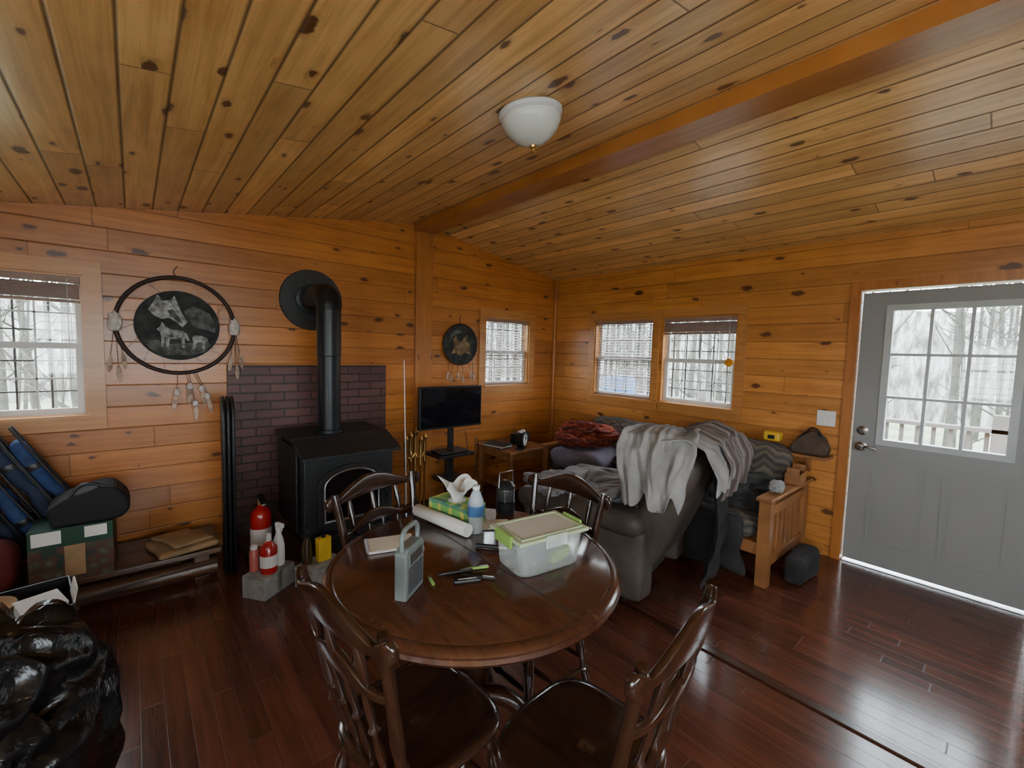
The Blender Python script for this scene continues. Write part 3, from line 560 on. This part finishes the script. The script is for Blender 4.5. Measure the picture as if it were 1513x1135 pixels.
# ------------------------------------------------------------ dining table
TZ=.76; TX,TY,TR=.92,1.235,.515
g=group('dining_table',(TX,TY,0))
lathe(g,'top',[(0,-.035),(TR-.05,-.035),(TR-.035,-.05),(TR-.01,-.048),(TR,-.035),(TR-.006,-.026),(TR-.004,-.018),(TR-.012,-.008),(TR-.03,-.003),(TR-.034,-.0045),(TR-.04,0),(0,0)],m_table,loc=(0,0,TZ),seg=128)
box(g,'leaf_seam',(.008,-TR+.035,TZ-.002),(.0115,TR-.035,TZ+.0006),m_black)
boxes(g,'apron',[((-.28,-.28,TZ-.11),(.28,-.255,TZ-.036)),((-.28,.255,TZ-.11),(.28,.28,TZ-.036)),((-.28,-.255,TZ-.11),(-.255,.255,TZ-.036)),((.255,-.255,TZ-.11),(.28,.255,TZ-.036))],m_walnut)
lathe(g,'pedestal',[(.06,.14),(.065,.2),(.045,.24),(.05,.3),(.062,.38),(.05,.47),(.035,.52),(.05,.55),(.05,.6),(.09,.66),(.09,.72)],m_walnut)
for i in range(4):
    a=math.radians(45+90*i); c,s=math.cos(a),math.sin(a)
    tube(g,'foot_%d'%(i+1),[(c*.03,s*.03,.24),(c*.14,s*.14,.22),(c*.25,s*.25,.10),(c*.36,s*.36,.03)],.03,m_walnut,radii=[1.2,1,.9,.85])
# ------------------------------------------------------------ dining chairs
LEG=[(0,.012),(.05,.014),(.25,.017),(.30,.013),(.33,.021),(.36,.013),(.6,.021),(.75,.019),(.8,.013),(.84,.02),(.88,.014),(1,.016)]
def slat(g,name,z0,W,H,yb,bow,ear,th=.02):
    bm=bmesh.new(); n=36; rows=[]
    for i in range(n+1):
        u=-1+2*i/n; x=W*u; y=yb-bow*(1-u*u); au=abs(u)
        h=H*(.62+.38*math.cos(math.pi*u))if au<.8 else H*(.62+.38*math.cos(math.pi*.8))+ear*math.sin((au-.8)/.2*math.pi*.8)
        h=max(h,.012); zc=z0+.018*math.cos(math.pi*u*1.0)+(.012*max(0,(au-.75)/.25))
        if au>.97: h*=.6
        rows.append([bm.verts.new((x,y-th/2,zc-h)),bm.verts.new((x,y+th/2,zc-h)),bm.verts.new((x,y+th/2-.004,zc+h)),bm.verts.new((x,y-th/2-.004,zc+h))])
    for a,b in zip(rows,rows[1:]):
        for j in range(4): bm.faces.new((a[j],a[(j+1)%4],b[(j+1)%4],b[j]))
    bm.faces.new(rows[0]); bm.faces.new(rows[-1][::-1])
    o=add(g,name,bm,m_chair,True); md=o.modifiers.new('bv','BEVEL'); md.width=.005; md.segments=2; md.limit_method='ANGLE'; md.angle_limit=math.radians(50); return o
def chair(loc,rot,sc=1.0):
    g=group('dining_chair',(*loc,0),rot); g.scale=(sc,sc,1)
    bm=bmesh.new(); nr,ns=10,48; top=[]
    def outline(a):
        c,s=math.cos(a),math.sin(a); e=.6
        x=.20*math.copysign(abs(c)**e,c); y=.195*math.copysign(abs(s)**e,s)
        x*=1+.10*(y/.2)*.6
        return x,y
    ct=bm.verts.new((0,-.02,.437)); cb=bm.verts.new((0,0,.415))
    for r in range(1,nr+1):
        t=r/nr; row=[]
        for i in range(ns):
            x,y=outline(2*math.pi*i/ns); X,Y=x*t,y*t
            dip=-.016*(1-t**2)**1.0+.006*math.exp(-((X)/.03)**2)*max(0,Y/.2)
            z=.452+dip-(.006 if t>.97 else 0)
            row.append(bm.verts.new((X,Y,z)))
        top.append(row)
    s1=[bm.verts.new((outline(2*math.pi*i/ns)[0]*1.02,outline(2*math.pi*i/ns)[1]*1.02,.435)) for i in range(ns)]
    s2=[bm.verts.new((outline(2*math.pi*i/ns)[0]*.94,outline(2*math.pi*i/ns)[1]*.94,.415)) for i in range(ns)]
    seq=top+[s1,s2]
    for i in range(ns):
        j=(i+1)%ns; bm.faces.new((ct,seq[0][i],seq[0][j])); bm.faces.new((cb,s2[j],s2[i]))
        for a,b in zip(seq,seq[1:]): bm.faces.new((a[i],b[i],b[j],a[j]))
    add(g,'seat',bm,m_chair,True)
    ft={}
    for i,(x,y) in enumerate(((-1,-1),(1,-1),(-1,1),(1,1))):
        p0=Vector((x*.20,y*.195,.001)); p1=Vector((x*.14,y*.135,.42)); ft[(x,y)]=(p0,p1); turned(g,'leg_%d'%(i+1),p0,p1,LEG,m_chair)
    def at(k,z): a,b=ft[k]; return a.lerp(b,z/.42)
    ST=[(0,.007),(.3,.012),(.42,.009),(.5,.016),(.58,.009),(.7,.012),(1,.007)]
    for i,(k1,k2,z) in enumerate((((-1,-1),(-1,1),.14),((1,-1),(1,1),.14),((-1,1),(1,1),.20),((-1,-1),(1,-1),.18))): turned(g,'stretcher_%d'%(i+1),at(k1,z),at(k2,z),ST,m_chair)
    turned(g,'stretcher_mid',(at((-1,-1),.14)+at((-1,1),.14))/2,(at((1,-1),.14)+at((1,1),.14))/2,ST,m_chair)
    for s in (-1,1):
        turned(g,'back_post_%d'%(s+2),(s*.155,-.155,.44),(s*.20,-.245,.90),[(0,.012),(.08,.018),(.12,.012),(.16,.02),(.2,.013),(.35,.018),(.5,.016),(.9,.014),(1,.012)],m_chair)
    slat(g,'crest_rail',.875,.24,.042,-.235,.04,.016)
    slat(g,'mid_rail',.735,.19,.028,-.212,.035,.0,.018)
    for i,x in enumerate((-.1,-.033,.033,.1)):
        turned(g,'spindle_%d'%(i+1),(x*.95,-.165,.44),(x*1.1,-.212-.035*(1-(x/.2)**2),.73),[(0,.008),(.3,.013),(.5,.009),(.55,.015),(.6,.009),(.8,.011),(1,.007)],m_chair,seg=12)
    for i,x in enumerate((-.12,0,.12)):
        turned(g,'upper_spindle_%d'%(i+1),(x,-.212-.035*(1-(x/.2)**2),.74),(x,-.236-.04*(1-(x/.245)**2),.86),[(0,.008),(.5,.012),(1,.007)],m_chair,seg=12)
    return g
chair((.60,1.06),-83); chair((.90,.70),7); chair((.905,1.59),199,1.12); chair((1.265,1.31),93)
# ------------------------------------------------------------ things on the table
Z=TZ+.0012
g=group('spiral_notepad',(.72,1.50,Z),-18); box(g,'pages',(-.085,-.06,0),(.085,.06,.009),m_paper,.001)
for i in range(12): ring(g,'coil_%d'%i,(-.086,-.052+i*.0095,.0075),.006,.001,m_steel,axis='y',n=10)
g=group('portable_radio',(.62,1.165,Z),36); g.scale=(.85,.9,.95)
extr(g,'case',[(-.07,0),(.07,0),(.072,.15),(.05,.165),(-.05,.165),(-.072,.15)],-.022,.022,m_teal,bev=.006); 
tube(g,'carry_handle',[(-.06,0,.155),(-.055,0,.205),(0,0,.218),(.055,0,.205),(.06,0,.155)],.008,m_teal)
box(g,'speaker_panel',(-.055,-.025,.02),(.055,-.0215,.10),m_gray,.003); box(g,'display',(-.05,-.025,.11),(.05,-.0215,.145),m_steel,.002)
lathe(g,'tuning_knob',[(0,0),(.02,0),(.018,.012),(0,.012)],m_steel,loc=(.073,0,.11),mtx=Matrix.Rotation(math.radians(90),4,'Y'))
def pen(loc,rot,m,L=.11): 
    g=group('ballpoint_pen',(loc[0],loc[1],Z+.0055),rot); turned(g,'barrel',(-L/2,0,0),(L/2,0,0),[(0,.001),(.1,.005),(.95,.005),(1,.003)],m,seg=12); box(g,'clip',(L*.15,-.002,.004),(L*.45,.002,.0065),m_steel)
pen((.70,1.17),75,m_green,.06); pen((.79,1.17),-20,m_black,.12); pen((.83,1.10),-48,m_black,.12); pen((.86,1.15),-25,m_green,.09)
g=group('pocket_knife',(.79,1.10,Z+.0005),-25); box(g,'handle',(-.045,-.009,0),(.045,.009,.012),m_black,.004); box(g,'clip',(-.03,-.003,.0125),(.03,.003,.014),m_steel)
g=group('storage_container',(1.075,1.065,Z),-8)
bm=bmesh.new(); rr=[]
for z,k_ in ((0,.90),(.01,.93),(.115,1.0)): rr.append([bm.verts.new((.14*k_*math.copysign(abs(math.cos(t))**.35,math.cos(t)),.09*k_*math.copysign(abs(math.sin(t))**.35,math.sin(t)),z)) for t in [2*math.pi*i/48 for i in range(48)]])
for a,b in zip(rr,rr[1:]):
    for i in range(48): bm.faces.new((a[i],a[(i+1)%48],b[(i+1)%48],b[i]))
bm.faces.new(rr[0]); add(g,'tub',bm,m_clear,True)
m_lid=mat('lid_pale_green',(.42,.50,.32),.3,var=.02)
box(g,'lid',(-.148,-.098,.115),(.148,.098,.128),m_lid,.005); box(g,'lid_center',(-.115,-.068,.1275),(.115,.068,.1295),mat('lid_clear_center',(.58,.60,.57),.2,var=.05),.001)
boxes(g,'lid_ridge',[((-.13,-.08,.128),(.13,-.074,.132)),((-.13,.074,.128),(.13,.08,.132)),((-.13,-.074,.128),(-.124,.074,.132)),((.124,-.074,.128),(.13,.074,.132))],m_lid)
for s in (-1,1): box(g,'latch_%d'%(s+2),(s*.150-.006,-.05,.095),(s*.150+.006,.05,.136),m_green,.004)
box(g,'front_latch',(-.045,-.103,.09),(.045,-.094,.134),m_clear,.004)
crumple(g,'contents_sachets',(0,0,.045),(.10,.06,.035),mat('mixed_contents',(.13,.14,.15),.6,var=.9,scale=40),amp=.35,fs=3,seed=5,sub=4); box(g,'green_packet',(-.0,-.072,.02),(.09,-.052,.06),m_green,.004,rot=(10,0,12))
g=group('tissue_box',(1.06,1.565,Z),12)
m_tb=plaid('tissue_print',(.16,.38,.10),(.5,.5,.1),(.06,.2,.17),16)
box(g,'carton',(-.06,-.115,0),(.06,.115,.085),m_tb,.002); lathe(g,'opening',[(0,0),(.04,0),(.04,.0008),(0,.0008)],m_white,loc=(0,0,.0855))
bm=bmesh.new(); R_=[]
for j,(rr_,zz) in enumerate(((.022,.08),(.025,.10),(.04,.13),(.065,.155),(.07,.165))):
    R_.append([bm.verts.new(((rr_*(1+.5*(j/4)*math.cos(3*t+1)+.25*(j/4)*math.sin(5*t)))*math.cos(t),(rr_*(1+.45*(j/4)*math.cos(3*t+1)))*math.sin(t),zz+.02*(j/4)*math.sin(4*t))) for t in [2*math.pi*i/60 for i in range(60)]])
for a,b in zip(R_,R_[1:]):
    for i in range(60): bm.faces.new((a[i],a[(i+1)%60],b[(i+1)%60],b[i]))
cc=bm.verts.new((0,0,.12))
for i in range(60): bm.faces.new((R_[-1][i],R_[-1][(i+1)%60],cc))
add(g,'tissue',bm,m_paper,False)
g=group('water_bottle',(1.045,1.405,Z)); lathe(g,'body',[(0,0),(.028,0),(.032,.006),(.031,.03),(.033,.035),(.031,.05),(.033,.055),(.033,.12),(.03,.135),(.018,.165),(.0135,.172),(.0135,.18)],m_bottle); lathe(g,'label',[(.0336,.07),(.0338,.072),(.0338,.112),(.0336,.114)],mat('blue_label',(.05,.14,.32),.4)); lathe(g,'cap',[(.015,.178),(.015,.193),(0,.194)],m_white)
g=group('paper_roll',(.965,1.54,Z+.0265),8); 
bm=bmesh.new(); n=32; R0,R1,Lh=.026,.022,.165; V=[]
for y,r in ((-Lh,R0),(Lh,R0),(Lh,R1),(-Lh,R1)): V.append([bm.verts.new((r*math.cos(2*math.pi*i/n),y,r*math.sin(2*math.pi*i/n))) for i in range(n)])
for a in range(4):
    for i in range(n): bm.faces.new((V[a][i],V[a][(i+1)%n],V[(a+1)%4][(i+1)%n],V[(a+1)%4][i]))
add(g,'rolled_sheet',bm,m_paper,True)
g=group('camping_lantern',(1.285,1.50,Z)); lathe(g,'base',[(0,0),(.042,0),(.044,.01),(.044,.05),(.036,.055)],m_black); lathe(g,'globe',[(.034,.055),(.036,.06),(.036,.11),(.034,.115)],mat('smoked_globe',(.05,.05,.05),.15)); lathe(g,'cap',[(.04,.112),(.042,.125),(.03,.14),(.012,.15),(0,.15)],m_black)
for i in range(4):
    a=math.pi/4+i*math.pi/2; rod(g,'guard_%d'%(i+1),(.039*math.cos(a),.039*math.sin(a),.05),(.039*math.cos(a),.039*math.sin(a),.118),.002,m_steel,seg=8)
tube(g,'bail_handle',[(-.042,0,.12),(-.04,0,.19),(.04,0,.19),(.042,0,.12)],.0025,m_steel,smooth=False)
g=group('remote_control',(1.30,1.30,Z),-35); box(g,'body',(-.085,-.022,0),(.085,.022,.018),m_black,.006)
for i in range(6): box(g,'key_%d'%i,(-.065+i*.022,-.012,.0175),(-.052+i*.022,.012,.0195),m_steel,.001)
g=group('envelope',(1.14,1.42,Z),-30); box(g,'paper_sheet',(-.08,-.05,0),(.08,.05,.002),m_paper)
g=group('marker_pen',(1.0,1.24,Z+.0085),-50); rod(g,'barrel',(-.06,0,0),(.03,0,0),.008,m_black); rod(g,'cap',(.03,0,0),(.06,0,0),.0084,m_steel)
# ------------------------------------------------------------ left-hand clutter
g=group('low_bench',(-.3,3.5,0)); box(g,'seat_board',(-.85,-.24,.17),(.70,.22,.20),m_log,.004)
for i,x in enumerate((-.7,.0,.6)): box(g,'support_%d'%(i+1),(x-.04,-.18,.001),(x+.04,.18,.17),m_log,.004)
rod(g,'round_log',(-.8,-.12,.065),(.68,-.16,.062),.055,m_log)
g=group('paper_grocery_bag',(.22,3.42,.203),12); soft(g,'folded_sack',(-.17,-.15,0),(.15,.15,.035),m_kraft,rad=.015,amp=.01,fs=6); soft(g,'upper_fold',(-.12,-.12,.038),(.1,.16,.06),m_kraft,rad=.012,amp=.012,rot=(0,4,14),seed=3)
g=group('cardboard_carton',(-.27,3.38,.201),-2); 
k=NT('printed_carton'); o_,sp=k.obj(); v=k.n('ShaderNodeTexVoronoi'); v.inputs['Scale'].default_value=22; k.l(o_,v.inputs['Vector'])
hue=k.ramp(v.outputs['Distance'],[(.1,(.16,.13,.08)),(.3,(.05,.08,.05)),(.55,(.10,.03,.02)),(.8,(.02,.04,.035))])
col=k.mix(k.M('GREATER_THAN',sp[2],.2),hue,(.010,.050,.030)); k.l(col,k.b.inputs['Base Color']); k.b.inputs['Roughness'].default_value=.5
box(g,'carton_body',(-.165,-.12,0),(.165,.12,.30),k.m,.003); box(g,'label_1',(-.15,-.122,.22),(-.04,-.1205,.29),m_paper); box(g,'label_2',(.05,-.122,.23),(.14,-.1205,.29),m_paper); box(g,'label_3',(-.03,-.122,.03),(.05,-.1205,.20),m_kraft)
g=group('black_tote',(-.20,3.38,.503),0); m_nyl=mat('black_nylon',(.007,.007,.008),.8)
extr(g,'bag',[(-.15,0),(.13,0),(.17,.05),(.155,.12),(.10,.19),(.04,.195),(-.10,.15),(-.17,.10)],-.12,.11,m_nyl,bev=.018); tube(g,'strap',[(-.08,-.10,.155),(-.02,-.10,.215),(.07,-.10,.19)],.009,m_black)
def campchair(loc,tilt,m,ry,L=.98):
    g=group('folded_camp_chair',loc,ry); g.rotation_euler=(math.radians(tilt[0]),math.radians(tilt[1]),math.radians(ry))
    soft(g,'canvas_roll',(-.036,-.040,.03),(.036,.040,L-.08),m,rad=.034,amp=.02,fs=9,div=18)
    for i,(x,y) in enumerate(((-.042,-.042),(.042,-.042),(-.042,.042),(.042,.042))): rod(g,'pole_%d'%i,(x,y,.0),(x*.8,y*.8,L),.006,m_iron if i%2 else m_black)
    for i,z in enumerate((.25,.6)): lathe(g,'strap_%d'%i,[(.052,z),(.053,z+.005),(.053,z+.03),(.052,z+.035)],m_black)
m_navy=mat('navy_canvas',(.015,.024,.06),.8)
campchair((-.15,3.63,.235),(0,-28,0),m_blue,0,.86); campchair((-.255,3.64,.235),(0,-27,0),m_navy,0,.94); campchair((-.365,3.62,.235),(0,-28,0),m_blue,0,.92); campchair((-.48,3.64,.235),(0,-25,0),m_navy,0,.9)
g=group('red_duffel',(-.62,3.36,.203)); soft(g,'duffel',(-.15,-.10,0),(.14,.10,.26),mat('red_nylon',(.12,.015,.015),.7),rad=.08,amp=.01)
g=group('trash_bag',(-.39,1.75,0)); crumple(g,'bag_body',(0,0,.36),(.33,.40,.44),m_bag,amp=.22,fs=3.4,seed=6,sub=6,floor=.001); crumple(g,'tied_neck',(-.02,.05,.74),(.09,.09,.08),m_bag,amp=.5,fs=3,seed=8,sub=5); crumple(g,'bag_fold',(-.02,-.22,.42),(.24,.24,.22),m_bag,amp=.25,fs=4,seed=18,sub=6)
g=group('open_storage_box',(-.42,2.55,0),8); 
for nm,lo,hi in (('side_1',(-.2,-.16,.001),(.2,-.155,.44)),('side_2',(-.2,.155,.001),(.2,.16,.44)),('end_1',(-.2,-.155,.001),(-.195,.155,.44)),('end_2',(.195,-.155,.001),(.2,.155,.44)),('bottom',(-.195,-.155,.001),(.195,.155,.01))): box(g,nm,lo,hi,m_black)
lathe(g,'bowl',[(.04,.36),(.05,.362),(.10,.43),(.105,.455),(.098,.45),(.045,.372),(0,.37)],m_kraft,loc=(-.06,0,0)); box(g,'flap',(.197,-.15,.44),(.203,-.02,.50),m_paper,rot=(0,10,0)); box(g,'envelope_stack',(.04,-.13,.36),(.17,.0,.45),m_paper,.003,rot=(6,0,12))
# ------------------------------------------------------------ outdoors
m_ground=mat('meadow_ground',(.24,.26,.17),.95,var=.3,scale=.8)
m_bounce=mat('pale_bounce_slab',(.80,.77,.70),.95,var=.08,scale=12)  # very pale so the added slabs reflect daylight upwards
m_deck=mat('weathered_deck',(.15,.145,.135),.8,var=.2,scale=3)
m_bark=mat('bark_gray',(.075,.072,.064),.95,var=.35)
bm=bmesh.new(); bmbox(bm,(-40,-40,-1.3),(45,45,-1.0)); add(None,'ground_outside',bm,m_ground)
boxes(None,'bounce_slab_outside',[((-12,-14,-.999),(5,-2.6,-.6)),((-12,-2.6,-.999),(-2.3,3.0,-.6))],m_bounce)  # unseen slabs added to bounce daylight onto the ceiling
g=group('deck_outside',(0,0,0)); 
boxes(g,'deck_boards',[((4.13,-3+i*.145,-.06),(6.6,-3+i*.145+.138,-.02)) for i in range(54)],m_deck)
R=[((6.45,-3,.82),(6.57,4.8,.86)),((6.48,-3,.1),(6.54,4.8,.15))]+[((6.49,-3+i*.13,.12),(6.53,-3+i*.13+.035,.83)) for i in range(60)]+[((6.45,-3+i*1.5,-1.0),(6.57,-3+i*1.5+.11,1.0)) for i in range(6)]
boxes(g,'railing',R,m_deck)
g=group('blue_rain_barrel',(5.6,3.95,-.019)); lathe(g,'barrel',[(0,0),(.22,0),(.25,.1),(.27,.6),(.25,1.1),(.22,1.2),(0,1.2)],mat('barrel_blue',(.04,.12,.28),.5))
g=group('tree_line',(0,0,0)); bm=bmesh.new(); rnd=random.Random(3)
def stick(bm,p0,p1,r0,r1,n=5):
    p0=Vector(p0);p1=Vector(p1); q=(p1-p0).to_track_quat('Z','Y'); A=[bm.verts.new(p0+q@Vector((r0*math.cos(6.283*i/n),r0*math.sin(6.283*i/n),0))) for i in range(n)]; B=[bm.verts.new(p1+q@Vector((r1*math.cos(6.283*i/n),r1*math.sin(6.283*i/n),0))) for i in range(n)]
    for i in range(n): bm.faces.new((A[i],A[(i+1)%n],B[(i+1)%n],B[i]))
for t in range(230):
    if t%2: x,y=rnd.uniform(-14,16),rnd.uniform(9,24)
    else: x,y=rnd.uniform(9.5,24),rnd.uniform(-12,18)
    r=rnd.uniform(.03,.10); top=Vector((x+rnd.uniform(-.6,.6),y+rnd.uniform(-.6,.6),rnd.uniform(6,10))); base=Vector((x,y,-1.02)); stick(bm,base,top,r,r*.3)
    for b in range(9):
        s=base.lerp(top,rnd.uniform(.12,.8)); e=s+Vector((rnd.uniform(-1.4,1.4),rnd.uniform(-1.4,1.4),rnd.uniform(.3,1.5))); stick(bm,s,e,r*.35,r*.1,4)
        for q in range(2):
            s2=s.lerp(e,rnd.uniform(.3,.9)); stick(bm,s2,s2+Vector((rnd.uniform(-.6,.6),rnd.uniform(-.6,.6),rnd.uniform(0,.7))),r*.15,.007,3)
add(g,'bare_trees',bm,m_bark)
k=NT('distant_woods'); o_,sp=k.obj(); ang=k.M('ARCTAN2',sp[1],sp[0])
f=k.noise(k.xyz(k.M('MULTIPLY',ang,110.0),k.M('MULTIPLY',sp[2],1.0),0.0),1.0,4,.6,.5)
k.l(k.ramp(f,[(.35,(.06,.058,.05)),(.5,(.17,.17,.15)),(.65,(.36,.38,.36))]),k.b.inputs['Base Color']); k.b.inputs['Roughness'].default_value=1
bm=bmesh.new(); pr=None
for i in range(121):
    a=math.radians(-70+i*230/120); h=4.2+1.2*noise.noise(Vector((i*.35,0,0)))+.5*noise.noise(Vector((i*1.7,3,0)))
    row=[bm.verts.new((R_*math.cos(a),R_*math.sin(a),z)) for R_,z in ((26,-1.0),(28,h*.6),(31,h))]
    if pr:
        for j in range(2): bm.faces.new((pr[j],row[j],row[j+1],pr[j+1]))
    pr=row
add(g,'far_hillside',bm,k.m,True)
# ------------------------------------------------------------ world & light
w=bpy.data.worlds.new('sky'); bpy.context.scene.world=w; w.use_nodes=True; nt=w.node_tree; bg=nt.nodes['Background']
tc=nt.nodes.new('ShaderNodeTexCoord'); sp=nt.nodes.new('ShaderNodeSeparateXYZ'); nt.links.new(tc.outputs['Generated'],sp.inputs[0]); rp=nt.nodes.new('ShaderNodeValToRGB'); nt.links.new(sp.outputs[2],rp.inputs[0])
rp.color_ramp.elements[0].color=(.86,.96,1,1); rp.color_ramp.elements[1].color=(.80,.91,1,1); nt.links.new(rp.outputs[0],bg.inputs[0]); bg.inputs[1].default_value=19.5
def portal(name,loc,d,sx,sy):
    l=bpy.data.lights.new(name,'AREA'); l.shape='RECTANGLE'; l.size=sx; l.size_y=sy; l.cycles.is_portal=True
    o=bpy.data.objects.new(name,l); C.objects.link(o); o.location=loc; o.rotation_euler=Vector(d).to_track_quat('-Z','Z').to_euler()
portal('portal_1',(-.62,YA+.11,1.465),(0,-1,0),.8,.87); portal('portal_2',(3.23,YA+.11,1.5),(0,-1,0),.64,.76)
portal('portal_3',(XB+.11,2.8,1.46),(-1,0,0),.74,.84); portal('portal_4',(XB+.11,1.97,1.46),(-1,0,0),.72,.84); portal('portal_5',(XB+.08,.29,1.4),(-1,0,0),.62,.95)
portal('portal_6',(.1,YK-.11,1.5),(0,1,0),2.6,1.2); portal('portal_7',(XL-.11,-.55,1.4),(1,0,0),2.3,1.1)
# ------------------------------------------------------------ camera
dA=Vector((744,27,-645)).normalized(); dB=Vector((-561,62,-645)); up=dA.cross(dB).normalized(); dB=up.cross(dA).normalized()
Mx=Matrix((dA,dB,up)).to_4x4(); Mx.translation=Vector((0,0,1.5))
c=bpy.data.cameras.new('camera'); o=bpy.data.objects.new('camera',c); C.objects.link(o); o.matrix_world=Mx; c.sensor_width=36; c.lens=36*645/1513; c.clip_start=.02; c.clip_end=200
bpy.context.scene.camera=o
